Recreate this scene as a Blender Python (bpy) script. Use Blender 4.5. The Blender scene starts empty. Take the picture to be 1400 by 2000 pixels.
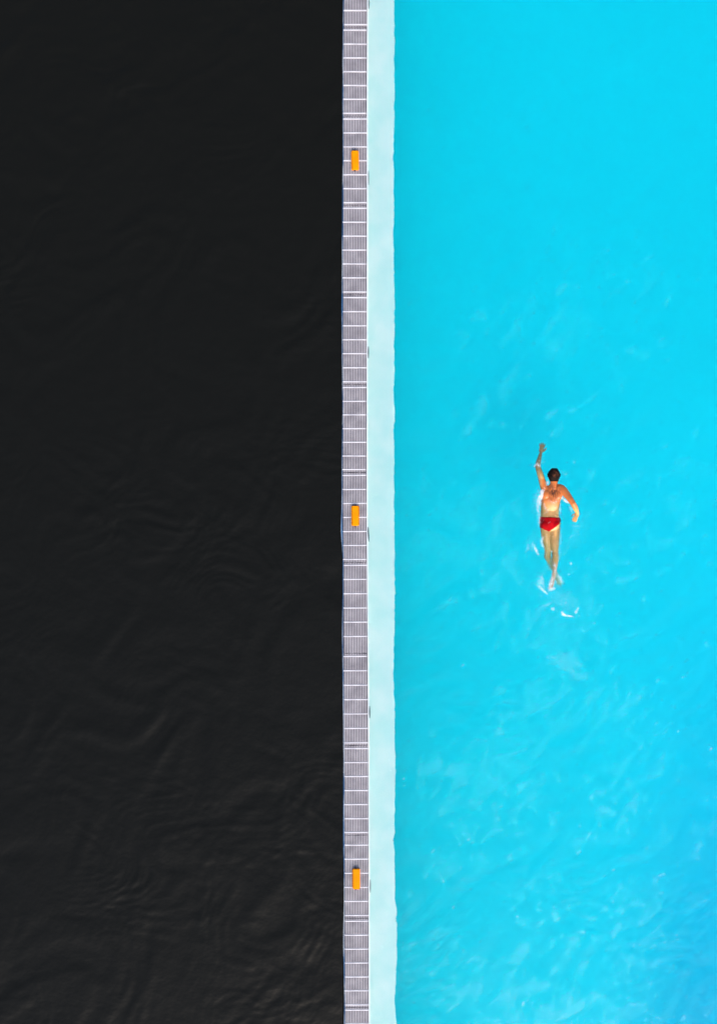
import bpy, bmesh, math, random
import numpy as np
from mathutils import Vector, Matrix

random.seed(7)
rng = np.random.default_rng(11)
R = math.radians
scene = bpy.context.scene
COL = scene.collection

# ------------------------------------------------------------------ camera
H = 20.0                                   # metres above the water
cam_d = bpy.data.cameras.new("camera")
cam_d.sensor_fit = 'VERTICAL'
cam_d.sensor_height = 24.0
cam_d.lens = 24.0 * H / (2000 / 120.0)
cam_d.clip_start = 0.1
cam_d.clip_end = 1500.0
cam = bpy.data.objects.new("camera", cam_d)
cam.location = (0, 0, H)
cam.rotation_euler = (0, 0, 0)
COL.objects.link(cam)
scene.camera = cam

# ------------------------------------------------------------------ sky and sun
SUN_EL, SUN_AZ = 39.0, 166.0               # azimuth clockwise from +Y
world = bpy.data.worlds.new("World")
scene.world = world
world.use_nodes = True
wn = world.node_tree
bg = wn.nodes["Background"]
sky = wn.nodes.new("ShaderNodeTexSky")
sky.sky_type = 'NISHITA'
sky.sun_disc = False
sky.sun_elevation = R(SUN_EL)
sky.sun_rotation = R(SUN_AZ)
sky.air_density = 1.0
sky.dust_density = 3.0
sky.ozone_density = 1.0
wn.links.new(sky.outputs[0], bg.inputs[0])
bg.inputs[1].default_value = 0.12
sl = bpy.data.lights.new("sun", 'SUN')
sl.energy = 1.3
sl.angle = R(31)
sl.color = (1.0, 0.95, 0.88)
sun = bpy.data.objects.new("sun", sl)
d = Vector((math.sin(R(SUN_AZ)) * math.cos(R(SUN_EL)), math.cos(R(SUN_AZ)) * math.cos(R(SUN_EL)), math.sin(R(SUN_EL))))
sun.rotation_euler = d.to_track_quat('Z', 'Y').to_euler()
sun.location = d * 60
COL.objects.link(sun)
vs = scene.view_settings
vs.view_transform = 'Standard'
vs.look = 'None'
vs.gamma = 1.0
vs.use_curve_mapping = False
vs.exposure = 1.1
scene.render.engine = 'CYCLES'
scene.cycles.use_denoising = True
scene.cycles.use_adaptive_sampling = False
scene.cycles.max_bounces = 12
scene.cycles.diffuse_bounces = 4
scene.cycles.transmission_bounces = 10
scene.cycles.caustics_refractive = True
scene.cycles.caustics_reflective = True
scene.cycles.sample_clamp_indirect = 0.0

# ------------------------------------------------------------------ helpers
def W(px, py, z=0.0):
    """photo point to world at height z (below water: apparent depth)"""
    ze = z if z >= 0 else 0.752 * z
    k = (H - ze) / H / 120.0
    return Vector(((px - 700.0) * k, (1000.0 - py) * k, z))

def mat(name, color=(.5, .5, .5), rough=.5, spec=.5):
    m = bpy.data.materials.new(name)
    m.use_nodes = True
    b = m.node_tree.nodes["Principled BSDF"]
    b.inputs["Base Color"].default_value = (*color, 1)
    b.inputs["Roughness"].default_value = rough
    b.inputs["Specular IOR Level"].default_value = spec
    return m

def noise_color(m, c1, c2, scale, detail=4, lo=.35, hi=.65, stretch=(1, 1, 1), bump=0.0, bscale=None, world=False):
    nt = m.node_tree
    b = nt.nodes["Principled BSDF"]
    tc = nt.nodes.new("ShaderNodeTexCoord")
    mp = nt.nodes.new("ShaderNodeMapping")
    mp.inputs["Scale"].default_value = stretch
    nt.links.new(nt.nodes.new("ShaderNodeNewGeometry").outputs["Position"] if world else tc.outputs["Object"], mp.inputs[0])
    nz = nt.nodes.new("ShaderNodeTexNoise")
    nz.inputs["Scale"].default_value = scale
    nz.inputs["Detail"].default_value = detail
    nt.links.new(mp.outputs[0], nz.inputs["Vector"])
    rp = nt.nodes.new("ShaderNodeValToRGB")
    rp.color_ramp.elements[0].position = lo
    rp.color_ramp.elements[0].color = (*c1, 1)
    rp.color_ramp.elements[1].position = hi
    rp.color_ramp.elements[1].color = (*c2, 1)
    nt.links.new(nz.outputs["Fac"], rp.inputs[0])
    nt.links.new(rp.outputs[0], b.inputs["Base Color"])
    if bump:
        bz = nt.nodes.new("ShaderNodeTexNoise")
        bz.inputs["Scale"].default_value = bscale or scale * 6
        nt.links.new(tc.outputs["Object"], bz.inputs["Vector"])
        bp = nt.nodes.new("ShaderNodeBump")
        bp.inputs["Strength"].default_value = bump
        bp.inputs["Distance"].default_value = 0.01
        nt.links.new(bz.outputs["Fac"], bp.inputs["Height"])
        nt.links.new(bp.outputs[0], b.inputs["Normal"])
    return m

def mesh_obj(name, verts, faces, material=None, parent=None, smooth=False):
    me = bpy.data.meshes.new(name)
    me.from_pydata([tuple(v) for v in verts], [], faces)
    me.update()
    if smooth:
        me.polygons.foreach_set("use_smooth", [True] * len(me.polygons))
    o = bpy.data.objects.new(name, me)
    COL.objects.link(o)
    if material:
        me.materials.append(material)
    if parent:
        o.parent = parent
    return o

def np_mesh(name, verts, quads, material=None, smooth=True, extra=None):
    """fast mesh from numpy arrays: verts (n,3), quads (m,4), extra = list of polygons"""
    me = bpy.data.meshes.new(name)
    nv, nq = len(verts), len(quads)
    extra = extra or []
    k = quads.shape[1]
    loops = [quads.reshape(-1)] + [np.array(e, dtype=np.int64) for e in extra]
    loops = np.concatenate(loops).astype(np.int32)
    sizes = np.concatenate([np.full(nq, k), np.array([len(e) for e in extra], dtype=np.int64)]).astype(np.int32)
    starts = np.concatenate([[0], np.cumsum(sizes)[:-1]]).astype(np.int32)
    me.vertices.add(nv)
    me.vertices.foreach_set("co", np.asarray(verts, dtype=np.float32).reshape(-1))
    me.loops.add(len(loops))
    me.loops.foreach_set("vertex_index", loops)
    me.polygons.add(len(sizes))
    me.polygons.foreach_set("loop_start", starts)
    me.polygons.foreach_set("loop_total", sizes)
    me.polygons.foreach_set("use_smooth", np.full(len(sizes), bool(smooth), dtype=bool))
    me.update(calc_edges=True)
    o = bpy.data.objects.new(name, me)
    COL.objects.link(o)
    if material:
        me.materials.append(material)
    return o

def tag(o, label=None, cat=None, group=None, kind=None):
    if label: o["label"] = label
    if cat: o["category"] = cat
    if group: o["group"] = group
    if kind: o["kind"] = kind
    return o

def box_data(x0, x1, y0, y1, z0, z1, bev=0.0):
    if bev <= 0:
        v = [(x0, y0, z0), (x1, y0, z0), (x1, y1, z0), (x0, y1, z0), (x0, y0, z1), (x1, y0, z1), (x1, y1, z1), (x0, y1, z1)]
        f = [(0, 3, 2, 1), (4, 5, 6, 7), (0, 1, 5, 4), (1, 2, 6, 5), (2, 3, 7, 6), (3, 0, 4, 7)]
        return v, f
    b = bev
    v = [(x0, y0, z0), (x1, y0, z0), (x1, y1, z0), (x0, y1, z0),
         (x0, y0, z1 - b), (x1, y0, z1 - b), (x1, y1, z1 - b), (x0, y1, z1 - b),
         (x0 + b, y0 + b, z1), (x1 - b, y0 + b, z1), (x1 - b, y1 - b, z1), (x0 + b, y1 - b, z1)]
    f = [(0, 3, 2, 1), (0, 1, 5, 4), (1, 2, 6, 5), (2, 3, 7, 6), (3, 0, 4, 7),
         (4, 5, 9, 8), (5, 6, 10, 9), (6, 7, 11, 10), (7, 4, 8, 11), (8, 9, 10, 11)]
    return v, f

def smooth1d(n, step, amp, seed):
    r = np.random.default_rng(seed)
    k = max(2, int(n / step) + 3)
    pts = r.normal(0, 1, k)
    x = np.arange(n) / step
    i = x.astype(int)
    f = x - i
    f = f * f * (3 - 2 * f)
    return amp * (pts[i] * (1 - f) + pts[i + 1] * f)

# ------------------------------------------------------------------ materials
def water_bump(nt, tgt, comps, ruffle=None):
    """chain of noise bumps: comps = (scale, distance, strength, stretch, rotation)"""
    geo = nt.nodes.new("ShaderNodeNewGeometry")
    prev = None
    for sc, dist, st, stretch, rot in comps:
        mp = nt.nodes.new("ShaderNodeMapping")
        mp.inputs["Rotation"].default_value = (0, 0, R(rot))
        mp.inputs["Scale"].default_value = stretch
        nt.links.new(geo.outputs["Position"], mp.inputs[0])
        nz = nt.nodes.new("ShaderNodeTexNoise")
        nz.inputs["Scale"].default_value = sc
        nz.inputs["Detail"].default_value = 2
        nt.links.new(mp.outputs[0], nz.inputs["Vector"])
        bp = nt.nodes.new("ShaderNodeBump")
        bp.inputs["Strength"].default_value = st
        bp.inputs["Distance"].default_value = dist
        nt.links.new(nz.outputs["Fac"], bp.inputs["Height"])
        if ruffle and sc > 20:
            at = nt.nodes.new("ShaderNodeAttribute")
            at.attribute_name = ruffle
            n2 = nt.nodes.new("ShaderNodeTexNoise")          # gusts break the patches into flecks
            n2.inputs["Scale"].default_value = 15
            n2.inputs["Detail"].default_value = 4
            n2.inputs["Roughness"].default_value = .7
            nt.links.new(mp.outputs[0], n2.inputs["Vector"])
            m2 = nt.nodes.new("ShaderNodeMapRange")
            m2.inputs[1].default_value = .40
            m2.inputs[2].default_value = .60
            m2.inputs[3].default_value = .12
            m2.inputs[4].default_value = 1.5
            nt.links.new(n2.outputs["Fac"], m2.inputs[0])
            m3 = nt.nodes.new("ShaderNodeMath")
            m3.operation = 'MULTIPLY'
            nt.links.new(at.outputs["Fac"], m3.inputs[0])
            nt.links.new(m2.outputs[0], m3.inputs[1])
            nt.links.new(m3.outputs[0], bp.inputs["Strength"])
        if prev:
            nt.links.new(prev.outputs[0], bp.inputs["Normal"])
        prev = bp
    nt.links.new(prev.outputs[0], tgt)

m_water = bpy.data.materials.new("clear_pool_water")
m_water.use_nodes = True
nt = m_water.node_tree
nt.nodes.remove(nt.nodes["Principled BSDF"])
out = nt.nodes["Material Output"]
gl = nt.nodes.new("ShaderNodeBsdfGlass")
gl.inputs["IOR"].default_value = 1.33
gl.inputs["Roughness"].default_value = 0.0
gl.inputs["Color"].default_value = (1, 1, 1, 1)
water_bump(nt, gl.inputs["Normal"], [(11, .003, 1.0, (1, 1.5, 1), 40), (38, .0100, 1.0, (1, 1.3, 1), 40), (110, .0046, 1.0, (1, 1.2, 1), 10)], "ruffle")
nt.links.new(gl.outputs[0], out.inputs["Surface"])
ab = nt.nodes.new("ShaderNodeVolumeAbsorption")
ab.inputs["Color"].default_value = (0.0, 0.957, 0.986, 1)
ab.inputs["Density"].default_value = 1.25
nt.links.new(ab.outputs[0], out.inputs["Volume"])

m_dark = mat("dark_water", (0.0049, 0.0046, 0.0028), 0.06, 0.33)
m_dark.node_tree.nodes["Principled BSDF"].inputs["IOR"].default_value = 1.33
water_bump(m_dark.node_tree, m_dark.node_tree.nodes["Principled BSDF"].inputs["Normal"],
           [(4, .008, 1.0, (1, 1.3, 1), -55), (16, .0012, 1.0, (1, 1.2, 1), 60)])

m_floor = noise_color(mat("pool_paint", (.08, .96, .95), .6), (.07, .95, .94), (.09, .965, .955), .35, 3)
m_wallp = mat("pool_wall_paint", (.35, .72, .9), .6)
m_ledge = noise_color(mat("ledge_paint", (.85, .88, .88), .6), (.71, .84, .80), (.88, .88, .84), 1.9, 5, bump=.15, bscale=30)
m_lip = noise_color(mat("lip_paint", (.68, .72, .72), .45), (.62, .68, .69), (.73, .77, .77), 6, 3)
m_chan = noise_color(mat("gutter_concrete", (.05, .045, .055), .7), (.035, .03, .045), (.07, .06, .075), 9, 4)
m_edge = noise_color(mat("blue_edge_tile", (.02, .09, .22), .3), (.006, .02, .07), (.03, .16, .36), 1.1, 4, lo=.4, hi=.62)
m_rim = noise_color(mat("pale_rim", (.5, .62, .75), .4), (.05, .15, .32), (.55, .62, .70), 1.7, 4, lo=.42, hi=.6)
m_slit = mat("dark_slit_rubber", (.002, .03, .04), .9, .05)
m_slat = noise_color(mat("grating_plastic", (.5, .47, .5), .5, .3), (.31, .285, .31), (.47, .435, .46), 5, 6, lo=.28, hi=.62, world=True)
m_bar = noise_color(mat("grating_bar_plastic", (.75, .72, .74), .45, .3), (.50, .475, .515), (.66, .64, .66), 9, 5, lo=.3, hi=.6, world=True)
m_yel = noise_color(mat("orange_plastic", (.92, .32, .0), .7, .08), (.80, .235, .0), (.90, .295, .0), 5, 4, stretch=(6, 1, 1))
m_bolt = mat("dark_bolt", (.03, .012, .02), .5)
m_deck = noise_color(mat("deck_concrete", (.4, .38, .36), .8), (.34, .33, .31), (.44, .42, .40), .8, 6)

# ------------------------------------------------------------------ ground, pool basin
EX0, EX1, EY = -15.0, 13.0, 26.0
G = 300.0
v = [(-G, -G, .12), (G, -G, .12), (G, G, .12), (-G, G, .12), (EX0, -EY, .12), (EX1, -EY, .12), (EX1, EY, .12), (EX0, EY, .12)]
ground = mesh_obj("ground", v, [(0, 1, 5, 4), (1, 2, 6, 5), (2, 3, 7, 6), (3, 0, 4, 7)], m_deck)
tag(ground, kind="structure")

# basin floor: about 1.5 m deep, shelving down towards the right-hand side
xs = np.linspace(EX0 - .05, EX1 + .05, 90)
ys = np.linspace(-EY - .05, EY + .05, 90)
XX, YY = np.meshgrid(xs, ys, indexing='ij')
shelf = np.clip((XX - 4.0) / 2.2, 0, 1.25) ** 1.3 * np.clip(.35 - YY / 8.0, 0.1, 1.6)
ZZ = -2.3 - .85 * shelf ** 1.3
verts = np.stack([XX, YY, ZZ], -1).reshape(-1, 3)
ii = np.arange(90 * 90).reshape(90, 90)
quads = np.stack([ii[:-1, :-1], ii[1:, :-1], ii[1:, 1:], ii[:-1, 1:]], -1).reshape(-1, 4)
pf = np_mesh("pool_floor", verts, quads, m_floor)
tag(pf, kind="structure")
pv, pfc = [], []
for (a, b) in [((EX0, -EY), (EX1, -EY)), ((EX1, -EY), (EX1, EY)), ((EX1, EY), (EX0, EY)), ((EX0, EY), (EX0, -EY))]:
    n = len(pv)
    pv += [(a[0], a[1], -8.5), (b[0], b[1], -8.5), (b[0], b[1], .117), (a[0], a[1], .117)]
    pfc.append((n, n + 1, n + 2, n + 3))
pw = mesh_obj("pool_wall", pv, pfc, m_wallp)
tag(pw, kind="structure")

# ------------------------------------------------------------------ bulkhead between the two basins
GL_PTS = [(-600, 672.4), (0, 671.8), (200, 670.8), (500, 670.2), (700, 669.8), (1000, 670.0), (1100, 670.8), (1280, 671.5), (1500, 672.6), (1700, 673.2), (2000, 674.2), (2600, 675)]
GR_PTS = [(-600, 716), (0, 715.8), (200, 714.9), (400, 715.2), (700, 714.8), (1000, 714.6), (1100, 715.4), (1280, 716.6), (1500, 717.8), (1700, 718.5), (2000, 719.0), (2600, 719.5)]
LR_PTS = [(-600, 769), (0, 769.2), (60, 770.3), (120, 769), (165, 770.7), (310, 768.6), (420, 769), (480, 768.3), (600, 770.4), (660, 769.6), (720, 770.2), (770, 768), (805, 771.4),
          (840, 769.4), (1010, 769.6), (1060, 770.4), (1180, 771), (1290, 768.8), (1400, 770.8), (1520, 772), (1600, 771), (1640, 769.6), (1720, 772), (1755, 771.4), (1790, 775), (1820, 774.4), (1880, 774.5), (1960, 771), (2000, 774), (2600, 774)]
def interp(pts, y):
    p = np.array(pts)
    return np.interp(y, p[:, 0], p[:, 1])

PY0, PY1 = -1900.0, 3900.0

def strip_mesh(name, material, left, right, z_top, z_bot, parent, step=6.0, y0=PY0, y1=PY1):
    """long solid strip following two photo-derived edge curves"""
    n = int((y1 - y0) / step) + 1
    yy = np.linspace(y0, y1, n)
    L, Rr = left(yy), right(yy)
    vs_, qs = [], []
    for z in (z_top, z_bot):
        for arr in (L, Rr):
            k = (H - (z if z >= 0 else .752 * z)) / H / 120
            kt = (H - (z_top if z_top >= 0 else .752 * z_top)) / H / 120
            vs_.append(np.stack([(arr - 700) * kt, (1000 - yy) * kt, np.full(n, z)], -1))
    V = np.concatenate(vs_)
    TL, TR, BL, BR = [np.arange(n) + n * i for i in range(4)]
    def q(a, b):
        return np.stack([a[:-1], b[:-1], b[1:], a[1:]], -1)
    Q = np.concatenate([q(TR, TL), q(TL, BL), q(BL, BR), q(BR, TR)])
    ex = [[TL[0], TR[0], BR[0], BL[0]], [TR[-1], TL[-1], BL[-1], BR[-1]]]
    o = np_mesh(name, V, Q[:, ::-1], material, smooth=False, extra=ex)
    o.parent = parent
    return o

bulk = bpy.data.objects.new("bulkhead", None)
COL.objects.link(bulk)
tag(bulk, "long narrow pool bulkhead wall between black water and turquoise water", "wall")
cl = lambda o: (lambda y: interp(GL_PTS, y) + o)
cr = lambda o: (lambda y: interp(GR_PTS, y) + o)
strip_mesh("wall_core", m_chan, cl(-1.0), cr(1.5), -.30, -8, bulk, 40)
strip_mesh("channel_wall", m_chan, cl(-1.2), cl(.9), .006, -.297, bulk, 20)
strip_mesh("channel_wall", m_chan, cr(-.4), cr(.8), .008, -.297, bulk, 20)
NY = int((PY1 - PY0) / 4) + 1
wob = smooth1d(NY, 26, .45, 3) + smooth1d(NY, 9, .2, 4)
yyw = np.linspace(PY0, PY1, NY)
bulge = np.exp(-((yyw - 1035) / 34) ** 2) * -2.4 + np.exp(-((yyw - 612) / 26) ** 2) * -.9 + np.exp(-((yyw - 1238) / 30) ** 2) * -.8
wf = lambda y: np.interp(y, yyw, wob + bulge)
wf2 = lambda y: np.interp(y, yyw, smooth1d(NY, 40, .5, 9))
strip_mesh("edge_tile", m_edge, lambda y: interp(GL_PTS, y) - 2.1 + .8 * wf(y) + .6 * wf2(y), lambda y: interp(GL_PTS, y) - .7 + .3 * wf(y), .012, -.10, bulk, 4)
strip_mesh("edge_rim", m_rim, lambda y: interp(GL_PTS, y) - 1.9 + wf(y), lambda y: interp(GL_PTS, y) - 1.0 + wf(y), .016, .006, bulk, 4)
lipw = smooth1d(NY, 30, .25, 12)
lipf = lambda y: np.interp(y, yyw, lipw)
strip_mesh("white_lip", m_lip, cr(1.0), lambda y: interp(GR_PTS, y) + 3.6 + lipf(y), .03, -.28, bulk, 4)
NJ = int((PY1 - PY0) / 2) + 1
yyj = np.linspace(PY0, PY1, NJ)
jr = np.random.default_rng(5)
jag = smooth1d(NJ, 8, .5, 21) + smooth1d(NJ, 3, .35, 22) + jr.normal(0, .45, NJ)
for _ in range(120):                         # notches shaping the water's refraction wobble into the ledge's edge
    c = jr.integers(5, NJ - 12)
    jag[c:c + jr.integers(2, 7)] -= jr.uniform(.3, 1.1)
for c in (60, 305, 755, 985, 1265, 1590, 1640, 1790, 1810):
    i = int((c - PY0) / 2)
    jag[i:i + 6] -= .9
jagf = lambda y: np.interp(y, yyj, jag)
strip_mesh("ledge", m_ledge, cr(3.0), lambda y: interp(LR_PTS, y) + jagf(y), -.10, -.24, bulk, 2)
for (y0, y1, wd) in [(-4, 17, 1.3), (333, 361, 1.0), (676, 700, 1.5), (1029, 1058, 1.7), (1379, 1403, 1.5), (1718, 1744, 1.1), (-330, -300, 1.2), (2066, 2090, 1.2)]:
    n = 12
    vs_, f_ = [], []
    for i in range(n + 1):
        t = i / n
        y = y0 + (y1 - y0) * t
        w = 1.6 * wd * (math.sin(math.pi * min(1, max(0, t * .94 + .03))) ** .5)
        xc = interp(GR_PTS, y) + 4.4 + (1.2 * (t - .5) if y0 == 1029 else 0)
        for (dx, z) in ((-w / 2, .031), (w / 2, .031), (w / 2, .01), (-w / 2, .01)):
            p = W(xc + dx, y, max(z, .031))
            vs_.append((p.x, p.y, z))
    for i in range(n):
        for k in range(4):
            a, b = i * 4 + k, i * 4 + (k + 1) % 4
            f_.append((a, b, b + 4, a + 4))
    f_ += [(3, 2, 1, 0), (n * 4, n * 4 + 1, n * 4 + 2, n * 4 + 3)]
    mesh_obj("slit", vs_, f_, m_slit, bulk)

# ------------------------------------------------------------------ grating panels lying over the gutter
def seq(a, n, st=27.2): return [a + st * i for i in range(n)]
PANELS = [  # (start, end, cross bars, label)
    (-121, 53, seq(-115.5, 4) + [-6.8, 20, 47.6], "white slatted grating panel cut off by the top of the photo"),
    (53, 226.4, [58.4, 85.6, 112.6, 139.6, 166.4, 193.4, 220.8], "bare grating panel directly above the panel with the uppermost orange block"),
    (226.4, 401, [232, 259.2, 286.4, 313.4, 340.8, 368, 395.4], "grating panel carrying the uppermost of the three orange blocks"),
    (401, 575.6, [406.4, 433.6, 460.8, 488, 515.2, 542.4, 570], "bare grating panel directly below the panel with the uppermost orange block"),
    (575.6, 751, [581, 608.4, 636, 663.2, 690.4, 718, 745.4], "bare grating panel two panels above the middle orange block's panel"),
    (751, 922.6, [756.6, 783.6, 810, 837, 863.6, 890.4, 917], "bare grating panel directly above the panel with the middle orange block"),
    (922.6, 1098.3, [928.2, 955.8, 983.2, 1010.4, 1038, 1065.2, 1092.6], "grating panel carrying the middle orange block, level with the swimmer"),
    (1098.3, 1276, [1104, 1131.6, 1159.4, 1187.4, 1215, 1243], "grating panel without a white bar at its lower end, below the middle orange block's panel"),
    (1276, 1456.4, [1282, 1310, 1338.2, 1366.4, 1394.4, 1422.6, 1450.8], "bare grating panel two panels above the lowest orange block's panel"),
    (1456.4, 1631.3, [1462, 1489.4, 1516.6, 1544, 1571.4, 1599, 1626], "bare grating panel directly above the panel with the lowest orange block"),
    (1631.3, 1793.6, [1650.6, 1678, 1705.6, 1733.2, 1760.6, 1788], "shorter grating panel carrying the lowest orange block"),
    (1793.6, 1968, [1799.2, 1826.6, 1853.8, 1881, 1908.2, 1935.2, 1962.8], "bare grating panel directly below the panel with the lowest orange block"),
    (1968, 2140, [1973] + seq(2000, 5) + [2134.5], "white slatted grating panel cut off by the bottom of the photo"),
]
NS = 14
ZT = .036
shift = [0, -.6, .5, -.3, .6, -.5, .2, .5, -.5, .3, .3, -.2, .4]
for i, (a, b, bars, lab) in enumerate(PANELS):
    pe = bpy.data.objects.new("grating_panel", None)
    COL.objects.link(pe)
    mid = (a + b) / 2
    xl, xr = float(interp(GL_PTS, mid)), float(interp(GR_PTS, mid))
    o = W((xl + xr) / 2 + shift[i] * .5, mid, ZT)
    pe.location = (o.x, o.y, .0)
    slope = float(interp(GL_PTS, b) - interp(GL_PTS, a)) / (b - a)
    pe.rotation_euler = (0, 0, slope)
    tag(pe, lab, "grating", "grating panels laid end to end along the bulkhead")
    k = (H - ZT) / H / 120
    wid = (xr - xl - .6) * k
    hl = (b - a) / 2 * k - .004
    sw = wid / NS
    sv, sf = box_data(-sw * .30, sw * .30, -hl, hl, .010, ZT - .004, .0015)
    sme = None
    for s in range(NS):
        x = -wid / 2 + sw * (s + .5)
        if sme is None:
            so = mesh_obj("slat", sv, sf, m_slat, pe)
            sme = so.data
        else:
            so = bpy.data.objects.new("slat", sme)
            COL.objects.link(so)
            so.parent = pe
        so.location = (x, random.uniform(-.003, .003), 0)
    bv, bf = box_data(-wid / 2 - .004, wid / 2 + .004, -.0092, .0092, .007, ZT, .0015)
    bme = None
    for y in bars:
        if bme is None:
            bo = mesh_obj("cross_bar", bv, bf, m_bar, pe)
            bme = bo.data
        else:
            bo = bpy.data.objects.new("cross_bar", bme)
            COL.objects.link(bo)
            bo.parent = pe
        bo.location = (random.uniform(-.004, .004), (mid - y) * k, 0)

# ------------------------------------------------------------------ orange blocks on the grating
def orange_block(px, py0, py1, rz, lab):
    c = W(px, (py0 + py1) / 2, .06)
    e = bpy.data.objects.new("orange_block", None)
    COL.objects.link(e)
    e.location = (c.x, c.y, ZT)
    e.rotation_euler = (0, 0, R(rz))
    tag(e, lab, "block", "orange blocks on the grating")
    L = (py1 - py0) / 120 / 2
    wv, wf_ = box_data(-.051, .051, -L, L, .001, .045, .007)
    mesh_obj("body", wv, wf_, m_yel, e)
    rv, rf = box_data(-.010, .010, -L + .03, L - .03, .0455, .0485, .001)
    for x in (-.022, .022):
        o = mesh_obj("rib", rv, rf, m_yel, e)
        o.location = (x, 0, 0)
    for s in (-1, 1):
        cv, cf = box_data(-.014, .014, -.009, .009, .002, .03, .004)
        o = mesh_obj("clip", cv, cf, m_bolt, e)
        o.location = (-.006, s * (L + .007), 0)
    for s in (-1, 1):
        fv, ff = box_data(-.005, .005, -L + .01, L - .01, .001, .018, .003)
        o = mesh_obj("flange", fv, ff, m_yel, e)
        o.location = (s * .0575, 0, 0)
orange_block(693.2, 294.5, 332, 1.2, "uppermost of the three orange blocks on the grating, tilted slightly")
orange_block(693.6, 988, 1027, .2, "middle orange block on the grating, level with the swimmer's hips")
orange_block(695.6, 1697, 1736.3, .2, "lowest of the three orange blocks on the grating")

# ------------------------------------------------------------------ water surfaces
def axis(a0, a1, f0, f1, fine, coarse):
    parts = []
    if a0 < f0:
        n = max(2, int((f0 - a0) / coarse)); parts.append(np.linspace(a0, f0, n, endpoint=False))
    n = int((f1 - f0) / fine); parts.append(np.linspace(f0, f1, n, endpoint=(f1 >= a1)))
    if f1 < a1:
        n = max(2, int((a1 - f1) / coarse)); parts.append(np.linspace(f1, a1, n))
    return np.concatenate(parts)

def lowfreq(X, Y, seed, n=14, lmin=2.0, lmax=7.0):
    r = np.random.default_rng(seed)
    out_ = np.zeros_like(X)
    for _ in range(n):
        lam = math.exp(r.uniform(math.log(lmin), math.log(lmax)))
        th = r.uniform(0, 2 * math.pi)
        out_ += np.cos(2 * math.pi / lam * (X * math.cos(th) + Y * math.sin(th)) + r.uniform(0, 6.28))
    return out_ / math.sqrt(n / 2)

def waves(X, Y, seed, n, lmin, lmax, th0, spread, slope, warp=.35):
    r = np.random.default_rng(seed)
    wx = X + warp * lowfreq(X, Y, seed + 100, 10, 1.2, 4) * .35
    wy = Y + warp * lowfreq(X, Y, seed + 200, 10, 1.2, 4) * .35
    h = np.zeros_like(X)
    for _ in range(n):
        lam = math.exp(r.uniform(math.log(lmin), math.log(lmax)))
        th = R(th0) + r.normal(0, R(spread))
        k = 2 * math.pi / lam
        h += slope * math.sqrt(2 / n) / k * np.cos(k * (wx * math.cos(th) + wy * math.sin(th)) + r.uniform(0, 6.28))
    return h

def fade(X, Y, x0, x1, y0, y1, m=1.5):
    dx = np.maximum(np.maximum(x0 - X, X - x1), 0)
    dy = np.maximum(np.maximum(y0 - Y, Y - y1), 0)
    return np.clip(1 - np.hypot(dx, dy) / m, 0, 1)

def px_of(X, Y): return 700 + X * 120, 1000 - Y * 120

def sheet(name, X1, Y1, Z, material, depth=None):
    nx, ny = len(X1), len(Y1)
    XX, YY = np.meshgrid(X1, Y1, indexing='ij')
    V = np.stack([XX, YY, Z], -1).reshape(-1, 3)
    I = np.arange(nx * ny).reshape(nx, ny)
    Q = np.stack([I[:-1, :-1], I[1:, :-1], I[1:, 1:], I[:-1, 1:]], -1).reshape(-1, 4)
    ex = None
    if depth is not None:
        ring = np.concatenate([I[:, 0], I[-1, 1:], I[-2::-1, -1], I[0, -2:0:-1]])
        n0 = len(V)
        RV = V[ring].copy(); RV[:, 2] = depth
        V = np.concatenate([V, RV])
        j = np.arange(len(ring)); jn = (j + 1) % len(ring)
        SQ = np.stack([ring[j], n0 + j, n0 + jn, ring[jn]], -1)
        Q = np.concatenate([Q, SQ])
        ex = [list((n0 + j)[::-1])]
    return np_mesh(name, V, Q, material, smooth=True, extra=ex)

xW = W(717.8, 1000, 0).x
X1 = axis(xW, EX1 + .02, xW, 6.3, .022, .16)
Y1 = axis(-EY - .02, EY + .02, -8.9, 8.9, .022, .16)
XX, YY = np.meshgrid(X1, Y1, indexing='ij')
PX, PY = px_of(XX, YY)
fd = fade(XX, YY, -1, 6.3, -8.9, 8.9)
reg = .25 + .75 * np.clip((PY - 200) / 900, 0, 1) * np.clip((1460 - PX) / 260, .45, 1)
reg *= np.clip((PX - 715) / 130, .25, 1)
patch = np.clip(.75 + .4 * lowfreq(XX, YY, 31), .15, 1.6)
Z = waves(XX, YY, 1, 30, .35, 1.1, -50, 60, .032) * (.4 + .6 * reg)
Z += waves(XX, YY, 2, 48, .14, .40, -46, 60, .032) * reg * patch * fd
wake = np.exp(-(((PX - 1105) / 55) ** 2 + ((PY - 1295) / 40) ** 2)) + .8 * np.exp(-(((PX - 1090) / 70) ** 2 + ((PY - 1190) / 60) ** 2))
wake += .7 * np.exp(-(((PX - 1140) / 60) ** 2 + ((PY - 1040) / 70) ** 2))
Z += waves(XX, YY, 3, 30, .06, .13, 60, 70, .11, .1) * wake * fd
calm = np.exp(-(((PX - 1076) / 26) ** 2 + ((PY - 1010) / 120) ** 2) ** 2)
Z *= (1 - .3 * calm)
pool_water = sheet("pool_water", X1, Y1, Z, m_water, depth=-9)
tag(pool_water, kind="structure")
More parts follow.
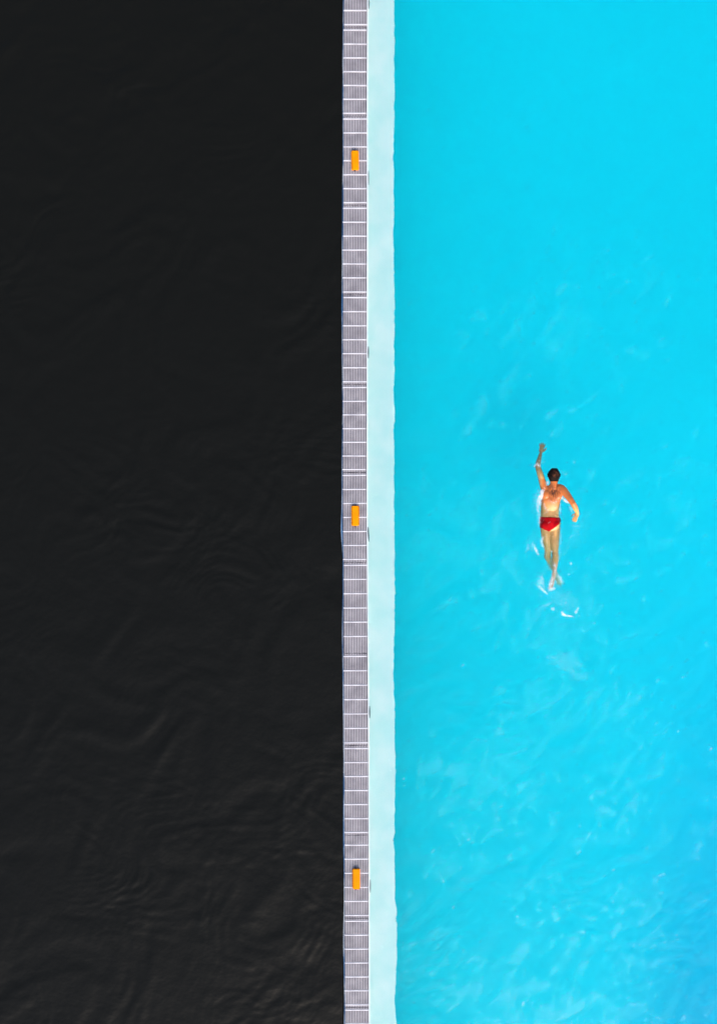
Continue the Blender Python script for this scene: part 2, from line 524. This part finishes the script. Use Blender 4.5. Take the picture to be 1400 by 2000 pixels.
# wind-ruffled patches: fine wavelets gather in cat's-paws lying lower-left to upper-right
def cats_paws(X, Y, seed, n, lu, lv):
    g = np.random.default_rng(seed)
    u, v_ = (X + Y) * .7071, (Y - X) * .7071
    out_ = np.zeros_like(X)
    for _ in range(n):
        out_ += np.cos(g.normal(0, 6.28 / lu) * u + g.normal(0, 6.28 / lv) * v_ + g.uniform(0, 6.28))
    return out_ / math.sqrt(n / 2)
field = .55 * cats_paws(XX, YY, 51, 60, .60, .34) + .62 * cats_paws(XX, YY, 52, 70, .20, .11) + .32 * cats_paws(XX, YY, 54, 80, .10, .07) + .42 * lowfreq(XX, YY, 53, 12, 1.5, 4)
thr = np.interp(PY, [-400, 200, 450, 700, 950, 1200, 1500, 1900, 2400], [3.2, 2.1, 1.4, .92, .66, .56, .56, .66, .7])
thr = thr + np.interp(PX, [715, 800, 900, 1000, 1230, 1330, 1420], [1.2, .6, .25, 0, -.1, .5, 1.3])
ruffle = np.clip((field - thr) / .45, 0, 1) ** .8 * np.interp(PY, [400, 900, 1500], [1.6, 1.35, 1.0])
body_chop = np.exp(-(((PX - 1076) / 34) ** 2 + ((PY - 1040) / 130) ** 2))
ruffle = np.clip(.06 + .70 * body_chop + 1.0 * ruffle + .55 * np.clip(wake, 0, 1), 0, 1.6)
allv = np.full(len(pool_water.data.vertices), .1, dtype=np.float32)
allv[:ruffle.size] = ruffle.reshape(-1)
ra = pool_water.data.attributes.new("ruffle", 'FLOAT', 'POINT')
ra.data.foreach_set("value", allv)

xD = W(670.6, 1000, 0).x
X1 = axis(EX0 - .02, xD, -6.3, xD, .026, .2)
Y1 = axis(-EY - .02, EY + .02, -8.9, 8.9, .026, .2)
XX, YY = np.meshgrid(X1, Y1, indexing='ij')
PX, PY = px_of(XX, YY)
fd = fade(XX, YY, -6.3, 1, -8.9, 8.9)
reg = .75 + .15 * np.clip((PY - 300) / 1500, 0, 1)
patch = np.clip(.7 + .5 * lowfreq(XX, YY, 41), .1, 1.7)
Z = waves(XX, YY, 5, 36, .35, 1.6, 60, 110, .030, 1.0) * reg
Z += waves(XX, YY, 6, 48, .14, .45, 70, 110, .030, .8) * reg * patch * fd
lap = np.exp(-((670 - PX) / 22) ** 2)
spots = sum(np.exp(-(((PX - a) / s) ** 2 + ((PY - b) / t) ** 2)) for a, b, s, t in
            [(650, 1588, 12, 24), (632, 1875, 16, 34), (575, 1460, 18, 36), (655, 1640, 8, 30), (658, 1240, 6, 14), (650, 1815, 10, 20), (620, 1720, 26, 14)])
Z += waves(XX, YY, 7, 24, .07, .15, -35, 25, .045, .1) * (spots + .15 * lap) * fd
dark_water = sheet("dark_water", X1, Y1, Z, m_dark, depth=-9)
tag(dark_water, kind="structure")

# ------------------------------------------------------------------ swimmer
def ico(sub):
    bm = bmesh.new()
    bmesh.ops.create_icosphere(bm, subdivisions=sub, radius=1)
    vv = np.array([x.co[:] for x in bm.verts]); ff = np.array([[w.index for w in f.verts] for f in bm.faces])
    bm.free()
    return vv, ff
ICO2 = ico(3)
ICO1 = ico(1)
class Blobs:
    def __init__(self): self.v, self.f, self.n = [], [], 0
    def add(self, c, r, rot=None, base=ICO2):
        vv = base[0] * np.array(r if hasattr(r, '__len__') else (r, r, r))
        if rot is not None: vv = vv @ np.array(rot.to_3x3()).T
        self.v.append(vv + np.array(c)); self.f.append(base[1] + self.n); self.n += len(vv)
    def chain(self, pts, flat=1.0):
        for (p, r), (q, s) in zip(pts[:-1], pts[1:]):
            L = (q - p).length
            n = max(2, int(L / (.22 * min(r, s))))
            for i in range(n + 1):
                t = i / n
                rr = r + (s - r) * t
                self.add(p.lerp(q, t), (rr, rr, rr * flat))
    def build(self, name, material=None): return np_mesh(name, np.concatenate(self.v), np.concatenate(self.f), material)

P = W
bb = Blobs()
# torso: (py, left, right, z centre, half thickness, roll in degrees: right side up)
TOR = [(949, 1071, 1093, -.015, .07, 8), (954, 1064, 1099, -.03, .092, 12), (962, 1059.5, 1101, -.04, .11, 13), (970, 1056.5, 1097, -.05, .118, 12), (978, 1055.5, 1094, -.055, .118, 10),
       (988, 1055.3, 1092.3, -.07, .11, 7), (998, 1055, 1091, -.085, .10, 4), (1006, 1054.6, 1091, -.09, .10, 2), (1014, 1053.6, 1093, -.088, .105, 0), (1022, 1053, 1094.3, -.085, .112, 0), (1030, 1054, 1093.6, -.09, .11, 0), (1036, 1056, 1092, -.095, .10, 0)]
for (a, b) in zip(TOR[:-1], TOR[1:]):
    for t in np.linspace(0, 1, 7)[:-1]:
        py, xl, xr, zc, ht, roll = [u + (w - u) * t for u, w in zip(a, b)]
        c = P((xl + xr) / 2, py, zc); hw = (xr - xl) / 240
        rot = Matrix.Rotation(-R(roll), 4, 'Y')
        side = hw - ht * .72
        for s in np.linspace(-1, 1, 9):                     # a rounded-box section
            off = rot @ Vector((s * side, 0, -.012 * (1 - s * s) if py < 1012 else 0))
            rz = ht * (.78 + .22 * (1 - abs(s) ** 2.2))
            bb.add(c + off, (ht * .72, .035, rz), rot)
for sx in (1064.5, 1083):                                     # buttocks
    bb.add(P(sx, 1026, -.055), (.082, .095, .085))
bb.add(P(1087, 967, .045), (.085, .085, .04), Matrix.Rotation(R(-14), 4, 'Y'))   # shoulder blades
bb.add(P(1066, 966, .0), (.07, .085, .05), Matrix.Rotation(R(-12), 4, 'Y'))
# neck and head, face down in the water
bb.chain([(P(1080.5, 952, -.01), .07), (P(1081.2, 943, 0.0), .062), (P(1081.2, 936, .0), .062)])
HC = P(1081, 927.5, .005)
bb.add(HC, (.087, .109, .108))
bb.add(HC + Vector((0, .025, -.055)), (.068, .085, .075))   # face and jaw
bb.add(HC + Vector((0, -.012, -.115)), (.04, .045, .03))    # chin
bb.add(HC + Vector((0, .045, -.135)), (.013, .022, .022))   # nose
bb.add(HC + Vector((0, .09, -.09)), (.05, .015, .015))      # brow
bb.add(HC + Vector((0, .012, -.132)), (.024, .008, .008))   # lips
for s in (-1, 1):
    bb.add(HC + Vector((s * .089, -.005, -.015)), (.010, .022, .033))
# right arm, lifted clear of the water
bb.add(P(1096.5, 955, .045), (.066, .07, .062))
bb.chain([(P(1093, 953.5, .03), .068), (P(1099.5, 957.5, .055), .066), (P(1107.5, 967.5, .10), .058), (P(1113.5, 976, .145), .05), (P(1118.6, 983.5, .165), .044)])
bb.chain([(P(1118.6, 983.5, .165), .045), (P(1122.3, 990.5, .12), .047), (P(1125.5, 998, .06), .037), (P(1126.8, 1002.5, .03), .029)])
HR = P(1125.4, 1006.8, .012)
rotR = Matrix.Rotation(R(-28), 4, 'Z') @ Matrix.Rotation(R(-22), 4, 'Y')
bb.add(HR, (.038, .05, .017), rotR)
for i, (dx, L) in enumerate([(-.027, .060), (-.009, .075), (.010, .072), (.027, .055)]):
    base = HR + rotR @ Vector((dx, -.04, 0))
    mid_ = base + rotR @ Vector((dx * .25, -L * .55, -.008))
    tip = mid_ + rotR @ Vector((dx * .15 - .008, -L * .45, -.028))
    bb.chain([(base, .0105), (mid_, .0095), (tip, .008)])
tb = HR + rotR @ Vector((-.03, .02, 0))
bb.chain([(tb, .014), (tb + rotR @ Vector((-.032, -.032, -.008)), .011), (tb + rotR @ Vector((-.038, -.065, -.012)), .009)])
# left arm, reaching forward under the surface
bb.add(P(1062.5, 955, -.035), (.062, .07, .06))
bb.chain([(P(1064, 957, -.04), .066), (P(1060.5, 948, -.045), .062), (P(1056.5, 933, -.05), .056), (P(1052.3, 920, -.055), .05), (P(1049.8, 911.5, -.06), .043)])
bb.chain([(P(1049.8, 911.5, -.06), .043), (P(1050.6, 903, -.065), .041), (P(1053, 894, -.075), .032), (P(1055, 886.5, -.08), .026)])
HL = P(1056.8, 878.5, -.085)
rotL = Matrix.Rotation(R(-9), 4, 'Z')
bb.add(HL, (.042, .055, .017), rotL)
for i, (dx, L) in enumerate([(-.030, .062), (-.010, .080), (.011, .078), (.030, .058)]):
    base = HL + rotL @ Vector((dx, .04, 0))
    mid_ = base + rotL @ Vector((dx * .30, L * .55, .004))
    tip = mid_ + rotL @ Vector((dx * .22, L * .45, -.006))
    bb.chain([(base, .011), (mid_, .010), (tip, .008)])
tb = HL + rotL @ Vector((.03, -.02, 0))
bb.chain([(tb, .014), (tb + rotL @ Vector((.03, .028, -.004)), .012), (tb + rotL @ Vector((.042, .06, -.006)), .0095)])
# right leg
bb.chain([(P(1083, 1030, -.085), .088), (P(1082.3, 1046, -.085), .086), (P(1082, 1060, -.085), .076), (P(1083, 1078, -.09), .056), (P(1083.8, 1084, -.088), .056), (P(1083.8, 1091, -.085), .058), (P(1083, 1103, -.07), .047), (P(1082.2, 1115, -.055), .035)])
bb.chain([(P(1082, 1118, -.05), .036), (P(1080, 1128, -.055), .037), (P(1077, 1139, -.065), .036)], .8)
for i, dx in enumerate((-3.3, -1.6, 0, 1.5, 3.0)):
    bb.chain([(P(1076.8 + dx, 1140.5, -.065), .014), (P(1075.6 + dx, 1150 - abs(i - 1) * 1.0, -.07), .010)])
# left leg, kicking down and crossing under the other
bb.chain([(P(1064.5, 1030, -.09), .086), (P(1065.4, 1044, -.10), .081), (P(1066.8, 1057, -.12), .070), (P(1069.4, 1073, -.15), .056), (P(1069.2, 1080, -.165), .056), (P(1068.6, 1087, -.18), .057), (P(1074, 1101, -.24), .046), (P(1081.5, 1114, -.32), .033)])
bb.chain([(P(1082.3, 1117, -.33), .036), (P(1086, 1126, -.38), .037), (P(1090, 1136, -.43), .034)], .8)
for i, dx in enumerate((3.0, 1.5, 0, -1.5, -3.0)):
    bb.chain([(P(1090.2 + dx, 1137, -.435), .014), (P(1092 + dx, 1145 - abs(i - 1) * 1.0, -.46), .010)])
raw = bb.build("raw_body")
rm = raw.modifiers.new("remesh", 'REMESH'); rm.mode = 'VOXEL'; rm.voxel_size = .0052; rm.use_smooth_shade = True
sm = raw.modifiers.new("smooth", 'SMOOTH'); sm.factor = .5; sm.iterations = 5
bpy.context.view_layer.update()
dg = bpy.context.evaluated_depsgraph_get()
bme = bpy.data.meshes.new_from_object(raw.evaluated_get(dg))
bpy.data.objects.remove(raw)
OR = P(1074, 1000, 0)
nv = len(bme.vertices)
co = np.empty(nv * 3, dtype=np.float32); bme.vertices.foreach_get("co", co); co = co.reshape(-1, 3)
nor = np.empty(nv * 3, dtype=np.float32); bme.vertices.foreach_get("normal", nor); nor = nor.reshape(-1, 3)
bme.vertices.foreach_set("co", (co - np.array(OR, dtype=np.float32)).reshape(-1))
bme.polygons.foreach_set("use_smooth", [True] * len(bme.polygons))
bme.update()
person = bpy.data.objects.new("person", bme)
COL.objects.link(person)
person.location = OR
tag(person, "man swimming front crawl in red briefs in turquoise pool water", "person")
PXb, PYb = 700 + co[:, 0] * 120, 1000 - co[:, 1] * 120

# skin: tanned shoulders and arms, paler lower back and legs, body hair, all from position on the body
m_skin = mat("skin", (.62, .36, .19), .3, .45)
nt = m_skin.node_tree
B = nt.nodes["Principled BSDF"]
sunburn = np.clip((996 - PYb) / 20, 0, 1) * np.clip((PXb - 1050) / 10, .55, 1) * (PYb > 935)
sunburn = np.maximum(sunburn, np.clip((PXb - 1098) / 4, 0, 1) * np.clip((1004 - PYb) / 18, .25, 1))
hairy = np.exp(-(((PXb - 1078 - .10 * (PYb - 962)) / 9.5) ** 2 + ((PYb - 963) / 17) ** 2)) + .5 * np.exp(-(((PXb - 1090) / 5) ** 2 + ((PYb - 958) / 6) ** 2))
hairy *= (PYb > 944)
olive = np.clip((932 - PYb) / 30, 0, 1) * (PXb < 1066)
pale = np.clip((PYb - 1095) / 25, 0, 1)
for nm, arr in (("tan", sunburn), ("hairy", hairy), ("olive", olive), ("pale", pale)):
    at = bme.attributes.new(nm, 'FLOAT', 'POINT'); at.data.foreach_set("value", arr.astype(np.float32))
def attr(n):
    a = nt.nodes.new("ShaderNodeAttribute"); a.attribute_name = n; return a.outputs["Fac"]
def mix(fac, a, b):
    m = nt.nodes.new("ShaderNodeMix"); m.data_type = 'RGBA'
    if hasattr(fac, 'links') or not isinstance(fac, float): nt.links.new(fac, m.inputs[0])
    else: m.inputs[0].default_value = fac
    for s, i in ((a, 6), (b, 7)):
        if isinstance(s, tuple): m.inputs[i].default_value = (*s, 1)
        else: nt.links.new(s, m.inputs[i])
    return m.outputs[2]
def noise(scale, stretch=(1, 1, 1), detail=4):
    tc = nt.nodes.new("ShaderNodeTexCoord"); mp = nt.nodes.new("ShaderNodeMapping"); mp.inputs["Scale"].default_value = stretch
    nt.links.new(tc.outputs["Object"], mp.inputs[0])
    n = nt.nodes.new("ShaderNodeTexNoise"); n.inputs["Scale"].default_value = scale; n.inputs["Detail"].default_value = detail
    nt.links.new(mp.outputs[0], n.inputs["Vector"]); return n.outputs["Fac"]
def ramp(fac, lo, hi):
    m = nt.nodes.new("ShaderNodeMapRange"); m.inputs[1].default_value = lo; m.inputs[2].default_value = hi
    nt.links.new(fac, m.inputs[0]); return m.outputs[0]
def mul(a, b):
    m = nt.nodes.new("ShaderNodeMath"); m.operation = 'MULTIPLY'; m.use_clamp = True
    nt.links.new(a, m.inputs[0])
    if isinstance(b, float): m.inputs[1].default_value = b
    else: nt.links.new(b, m.inputs[1])
    return m.outputs[0]
c = mix(ramp(noise(14), .3, .7), (.64, .34, .11), (.76, .43, .145))
c = mix(mul(attr("tan"), .9), c, (.66, .155, .030))
c = mix(attr("olive"), c, (.33, .20, .09))
c = mix(mul(attr("pale"), .8), c, (.74, .50, .36))
c = mix(mul(ramp(noise(30, (1.6, .7, 1), 6), .34, .56), mul(attr("hairy"), 1.0)), c, (.09, .026, .010))
nt.links.new(c, B.inputs["Base Color"])
bp = nt.nodes.new("ShaderNodeBump"); bp.inputs["Strength"].default_value = .35; bp.inputs["Distance"].default_value = .006
nt.links.new(noise(45), bp.inputs["Height"]); nt.links.new(bp.outputs[0], B.inputs["Normal"])
bme.materials.clear(); bme.materials.append(m_skin)

def shell(name, vmask, offset, material, parent):
    """thin garment: the body faces whose corners all satisfy the mask, pushed out along the normals"""
    pol = np.empty(len(bme.loops), dtype=np.int32); bme.loops.foreach_get("vertex_index", pol)
    tot = np.empty(len(bme.polygons), dtype=np.int32); bme.polygons.foreach_get("loop_total", tot)
    st = np.empty(len(bme.polygons), dtype=np.int32); bme.polygons.foreach_get("loop_start", st)
    faces = [pol[s:s + t] for s, t in zip(st, tot)]
    keep = [f for f in faces if vmask[f].all()]
    used = np.unique(np.concatenate(keep)); idx = -np.ones(nv, dtype=np.int64); idx[used] = np.arange(len(used))
    off = offset[used][:, None] if hasattr(offset, 'shape') else offset
    V = co[used] + nor[used] * off - np.array(OR)
    V2 = co[used] + nor[used] * .0005 - np.array(OR)
    n = len(used)
    F = [list(idx[f]) for f in keep]
    edges = {}
    for f in F:
        for a, b in zip(f, f[1:] + f[:1]): edges[(a, b)] = 1
    rim = [[b, a, a + n, b + n] for (a, b) in edges if (b, a) not in edges]
    o = mesh_obj(name, np.concatenate([V, V2]), F + rim, material, parent, smooth=True)
    return o

m_red = noise_color(mat("red_swimwear", (.58, .004, .014), .8, .1), (.34, .0008, .004), (.50, .002, .007), 9, 4, bump=.6, bscale=16)
m_trim = mat("dark_violet_trim", (.09, .008, .06), .4)
tl = np.clip((PXb - 1053) / 18.6, 0, 1); tr = np.clip((1094.5 - PXb) / 22.5, 0, 1)
bot = np.where(PXb < 1071.8, 1026.5 + 11.5 * tl ** .62, 1019 + 19 * tr ** .78)
top = 1009.2 + (PXb - 1053) * .045
zone = (PYb > top) & (PYb < bot) & (PXb > 1045) & (PXb < 1100) & (co[:, 2] > -.5)
sidem = (PXb < 1055.2) | (PXb > 1092.6)
near = zone
briefs = shell("swim_briefs", zone, .005, m_red, person)
tmask = zone & sidem
try:
    trim = shell("side_trim", tmask, .0075, m_trim, briefs)
except Exception:
    pass

# hair: short and dark, thinning on the crown, in tufts
m_hair = mat("dark_hair", (.02, .011, .008), .75, .12)
nt = m_hair.node_tree; B = nt.nodes["Principled BSDF"]
hx, hy, hz = co[:, 0] - HC.x, co[:, 1] - HC.y, co[:, 2] - HC.z
hm = (np.abs(hx) < .1) & (hy > -.112) & (hy < .125) & (hz > -.02 + .45 * np.clip(hy, 0, 1)) & (PYb < 943.2) & ((hx / .095) ** 2 + (hy / .12) ** 2 < 1.35)
hoff = .008 + .003 * sum(np.sin(hx * a + hy * b + hz * c_ + p) for a, b, c_, p in rng.normal(0, 110, (9, 4))) / 2.1 + rng.normal(0, .0016, nv)
hair = shell("hair", hm, np.clip(hoff, .003, .02), m_hair, person)
tc = nt.nodes.new("ShaderNodeTexCoord")
vm = nt.nodes.new("ShaderNodeVectorMath"); vm.operation = 'DISTANCE'
cc = HC - OR
vm.inputs[1].default_value = (cc.x + .006, cc.y + .02, cc.z + .11)
nt.links.new(tc.outputs["Object"], vm.inputs[0])
mr = nt.nodes.new("ShaderNodeMapRange"); mr.inputs[1].default_value = .02; mr.inputs[2].default_value = .075; mr.inputs[3].default_value = .9; mr.inputs[4].default_value = 0
nt.links.new(vm.outputs["Value"], mr.inputs[0])
hn = noise(38, (1.3, .6, 1), 5)
f = mul(mr.outputs[0], ramp(hn, .38, .62))
c = mix(f, mix(ramp(hn, .3, .7), (.004, .003, .003), (.02, .010, .006)), (.14, .045, .02))
nt.links.new(c, B.inputs["Base Color"])
bp = nt.nodes.new("ShaderNodeBump"); bp.inputs["Strength"].default_value = .7; bp.inputs["Distance"].default_value = .008
nt.links.new(noise(60, (1.5, .5, 1)), bp.inputs["Height"]); nt.links.new(bp.outputs[0], B.inputs["Normal"])
# eyes
m_eye = mat("eye_white", (.75, .73, .7), .2)
for s in (-1, 1):
    vv = ICO1[0] * .012 + np.array(HC - OR + Vector((s * .032, .066, -.116)))
    mesh_obj("eye", vv, [tuple(int(q) for q in f) for f in ICO1[1]], m_eye, person, smooth=True)

# ------------------------------------------------------------------ splashes
m_foam_glint = mat("white_foam_and_glint", (.86, .88, .9), .35, .5)
fb = m_foam_glint.node_tree.nodes["Principled BSDF"]
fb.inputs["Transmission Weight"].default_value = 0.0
def C(cx, cy): return 960 + cx / 5.2615, 840 + cy / 5.2615        # enlarged-crop coordinates
ICO0 = (ICO1[0], ICO1[1])
class Foam(Blobs):
    def speck(self, px, py, z, s, flat=.5, el=1.0, ang=0.0):
        rot = Matrix.Rotation(ang, 4, 'Z')
        self.add(P(px, py, z), (s * el, s, s * flat), rot, ICO0)
    def cloud(self, poly, n, s0, s1, z=.0, zj=.008, el=1.6, ang=None, spread=3.0):
        """specks gathered along a polyline of crop points"""
        pts = [C(*p) for p in poly]
        seg = [math.dist(a, b) for a, b in zip(pts[:-1], pts[1:])]
        tot = sum(seg) or 1
        for _ in range(n):
            t = random.random() * tot
            for (a, b), L in zip(zip(pts[:-1], pts[1:]), seg):
                if t <= L or L == seg[-1]:
                    u = min(1, t / max(L, 1e-6)); break
                t -= L
            far = 1.0 if random.random() < .72 else 2.6
            x = a[0] + (b[0] - a[0]) * u + random.gauss(0, spread * far)
            y = a[1] + (b[1] - a[1]) * u + random.gauss(0, spread * far)
            s = s0 * (.62 * s1 / s0) ** (random.random() ** 2.6)
            if far > 1: s *= .6
            self.speck(x, y, z + random.random() * zj, s, .45, random.uniform(1, el), random.uniform(0, 6.28) if ang is None else ang + random.gauss(0, .35))

def foam(name, lab, fill):
    f = Foam(); fill(f)
    o = f.build(name, m_foam_glint)
    tag(o, lab, "splash", kind="stuff")
    return o
def f_torso(f):
    f.cloud([(550, 600), (520, 650), (495, 700), (480, 760)], 420, .003, .013, spread=2.6)
    f.cloud([(530, 620), (500, 690)], 160, .005, .018, spread=2.0, zj=.03)
    f.cloud([(480, 740), (475, 830), (490, 900), (485, 980)], 170, .003, .009, spread=1.6)
    f.cloud([(580, 520), (560, 560)], 60, .003, .010, spread=1.6)
    f.cloud([(440, 700), (460, 850), (440, 640)], 60, .002, .005, spread=4)
def f_back(f):
    f.cloud([(590, 720), (640, 745), (690, 720)], 60, .002, .006, z=.03, zj=.03, spread=1.8, el=3, ang=.4)
    f.cloud([(610, 770), (670, 790)], 45, .002, .006, z=.012, spread=1.6, el=3, ang=.8)
    f.cloud([(545, 860), (600, 790)], 50, .002, .006, z=.006, spread=.9, el=3, ang=.8)
    f.cloud([(530, 760), (560, 820)], 40, .002, .006, z=.006, spread=1.6, el=3, ang=.8)
    f.cloud([(560, 970), (605, 940)], 6, .0015, .003, z=.03, spread=.5, el=4, ang=.6)
    f.cloud([(640, 540), (680, 548)], 18, .002, .004, z=.05, spread=.4, el=3, ang=0)
def f_arm(f):
    f.cloud([(715, 690), (745, 720), (785, 750)], 120, .003, .012, spread=1.3)
    f.cloud([(700, 720), (705, 880)], 60, .002, .006, spread=.7)
    f.cloud([(795, 780), (830, 850)], 40, .002, .007, spread=.9)
    f.cloud([(835, 870), (850, 940), (870, 930)], 22, .002, .008, spread=1.2)
    f.cloud([(895, 830), (905, 880)], 24, .002, .006, spread=.6)
    f.cloud([(830, 985), (890, 990)], 24, .002, .005, spread=1.1, el=3, ang=0)
def f_elbow(f):
    f.cloud([(430, 370), (460, 350), (495, 365)], 60, .002, .008, spread=1.3, el=3, ang=.2)
    f.cloud([(470, 330), (480, 380)], 24, .002, .007, spread=1.2)
    f.cloud([(480, 420), (500, 560)], 30, .002, .005, spread=2.5)
    f.cloud([(470, 310), (540, 330)], 24, .002, .004, spread=2.5)
    f.cloud([(690, 430), (690, 540)], 30, .002, .005, spread=.6)
    f.cloud([(580, 400), (640, 380), (690, 410)], 26, .002, .004, spread=.7)
def f_thigh(f):
    f.cloud([(520, 1100), (510, 1150), (525, 1200)], 90, .003, .010, spread=1.6)
    f.cloud([(435, 1190), (455, 1225), (470, 1280)], 70, .003, .013, spread=1.2)
    f.cloud([(375, 1165), (370, 1215), (345, 1245)], 40, .002, .009, spread=1.1)
    f.cloud([(430, 1140), (412, 1190), (415, 1250)], 36, .002, .006, spread=.8)
    f.cloud([(535, 1200), (560, 1290), (620, 1380)], 70, .002, .006, spread=1.8)
    f.cloud([(710, 1000), (705, 1200), (700, 1330)], 90, .002, .005, spread=1.2)
    f.cloud([(605, 1240), (622, 1250)], 16, .003, .007, spread=.7)
def f_feet(f):
    f.cloud([(515, 1490), (495, 1560), (475, 1620)], 80, .003, .010, spread=2.4)
    f.cloud([(480, 1600), (520, 1640), (565, 1680)], 70, .003, .011, spread=1.1)
    f.cloud([(510, 1510), (530, 1620)], 80, .002, .008, spread=1.6)
    f.cloud([(650, 1370), (648, 1470)], 80, .003, .009, spread=1.6)
    f.cloud([(630, 1500), (605, 1570), (590, 1635)], 170, .003, .013, spread=2.0)
    f.cloud([(600, 1640), (645, 1625)], 60, .003, .010, spread=1.4)
    f.cloud([(675, 1490), (705, 1530), (725, 1570)], 120, .002, .009, spread=1.8)
    f.cloud([(640, 1580), (680, 1560)], 40, .002, .006, spread=2.5)
def f_wake(f):
    f.cloud([(715, 1870), (735, 1895), (770, 1905), (830, 1915)], 80, .004, .014, spread=1.0)
    f.cloud([(720, 1880), (750, 1900)], 22, .006, .016, spread=1.0)
    f.cloud([(860, 1880), (885, 1830)], 50, .003, .009, spread=.8)
    f.cloud([(620, 1830), (640, 1850)], 50, .003, .009, spread=1.8)
    f.cloud([(470, 1860), (560, 1800), (650, 1760)], 80, .002, .006, spread=1.6)
    f.cloud([(640, 1650), (690, 1720), (740, 1790), (800, 1840)], 230, .002, .006, spread=6.5)
    f.cloud([(740, 1720), (860, 1790)], 110, .002, .005, spread=7)
    f.cloud([(820, 1200), (950, 1080), (880, 1000)], 60, .0015, .004, spread=8, el=3, ang=.5)
    f.cloud([(760, 1400), (900, 1560), (1000, 1760)], 70, .0015, .004, spread=10)
def f_trail(f):
    # crop of another enlargement: (900..1200, 1150..1400) at 4.667
    def cv(x, y): return ((900 + x / 4.667 - 960) * 5.2615, (1150 + y / 4.667 - 840) * 5.2615)
    f.cloud([cv(780, 610), cv(900, 660), cv(990, 740), cv(1060, 780)], 220, .002, .007, spread=5)
    f.cloud([cv(900, 590), cv(1080, 690)], 120, .002, .006, spread=5)
    f.cloud([cv(1060, 820), cv(1200, 780)], 70, .002, .005, spread=4)
    f.cloud([cv(700, 480), cv(900, 470), cv(1100, 520)], 90, .0015, .004, spread=7)
    f.cloud([cv(460, 540), cv(660, 520)], 40, .0015, .004, spread=3)
    f.cloud([cv(720, 330), cv(1080, 420)], 50, .0015, .004, spread=7)
foam("splash_foam", "dense white splash along the swimmer's left side", f_torso)
foam("splash_foam", "thin white water streaks running over the swimmer's back", f_back)
foam("splash_foam", "white foam under the swimmer's raised right arm", f_arm)
foam("splash_foam", "small white splash round the swimmer's reaching left elbow and head", f_elbow)
foam("splash_foam", "white splash beside the swimmer's left thigh and knees", f_thigh)
foam("splash_foam", "white kicked-up foam round the swimmer's feet", f_feet)
foam("splash_foam", "scattered white droplets and foam just behind the feet", f_wake)
foam("splash_foam", "fine patch of bubbles farthest behind the swimmer", f_trail)

def f_glints(f):
    # white specks standing in for sun glints, in slanting streaks, thickest lower down
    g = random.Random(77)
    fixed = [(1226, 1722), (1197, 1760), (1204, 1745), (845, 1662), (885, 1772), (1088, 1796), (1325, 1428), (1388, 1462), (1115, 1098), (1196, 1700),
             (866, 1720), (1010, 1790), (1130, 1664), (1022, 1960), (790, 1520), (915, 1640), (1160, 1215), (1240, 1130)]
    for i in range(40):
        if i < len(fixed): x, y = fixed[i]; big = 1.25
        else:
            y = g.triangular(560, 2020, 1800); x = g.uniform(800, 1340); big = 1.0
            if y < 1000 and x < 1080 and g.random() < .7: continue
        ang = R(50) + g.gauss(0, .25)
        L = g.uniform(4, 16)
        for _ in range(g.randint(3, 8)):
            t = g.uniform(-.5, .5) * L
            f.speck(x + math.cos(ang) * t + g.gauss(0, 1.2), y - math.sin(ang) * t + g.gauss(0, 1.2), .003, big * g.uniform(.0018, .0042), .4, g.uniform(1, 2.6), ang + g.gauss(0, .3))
foam("glint_specks", "tiny white specks standing in for sun glints in streaks across the turquoise pool", f_glints)
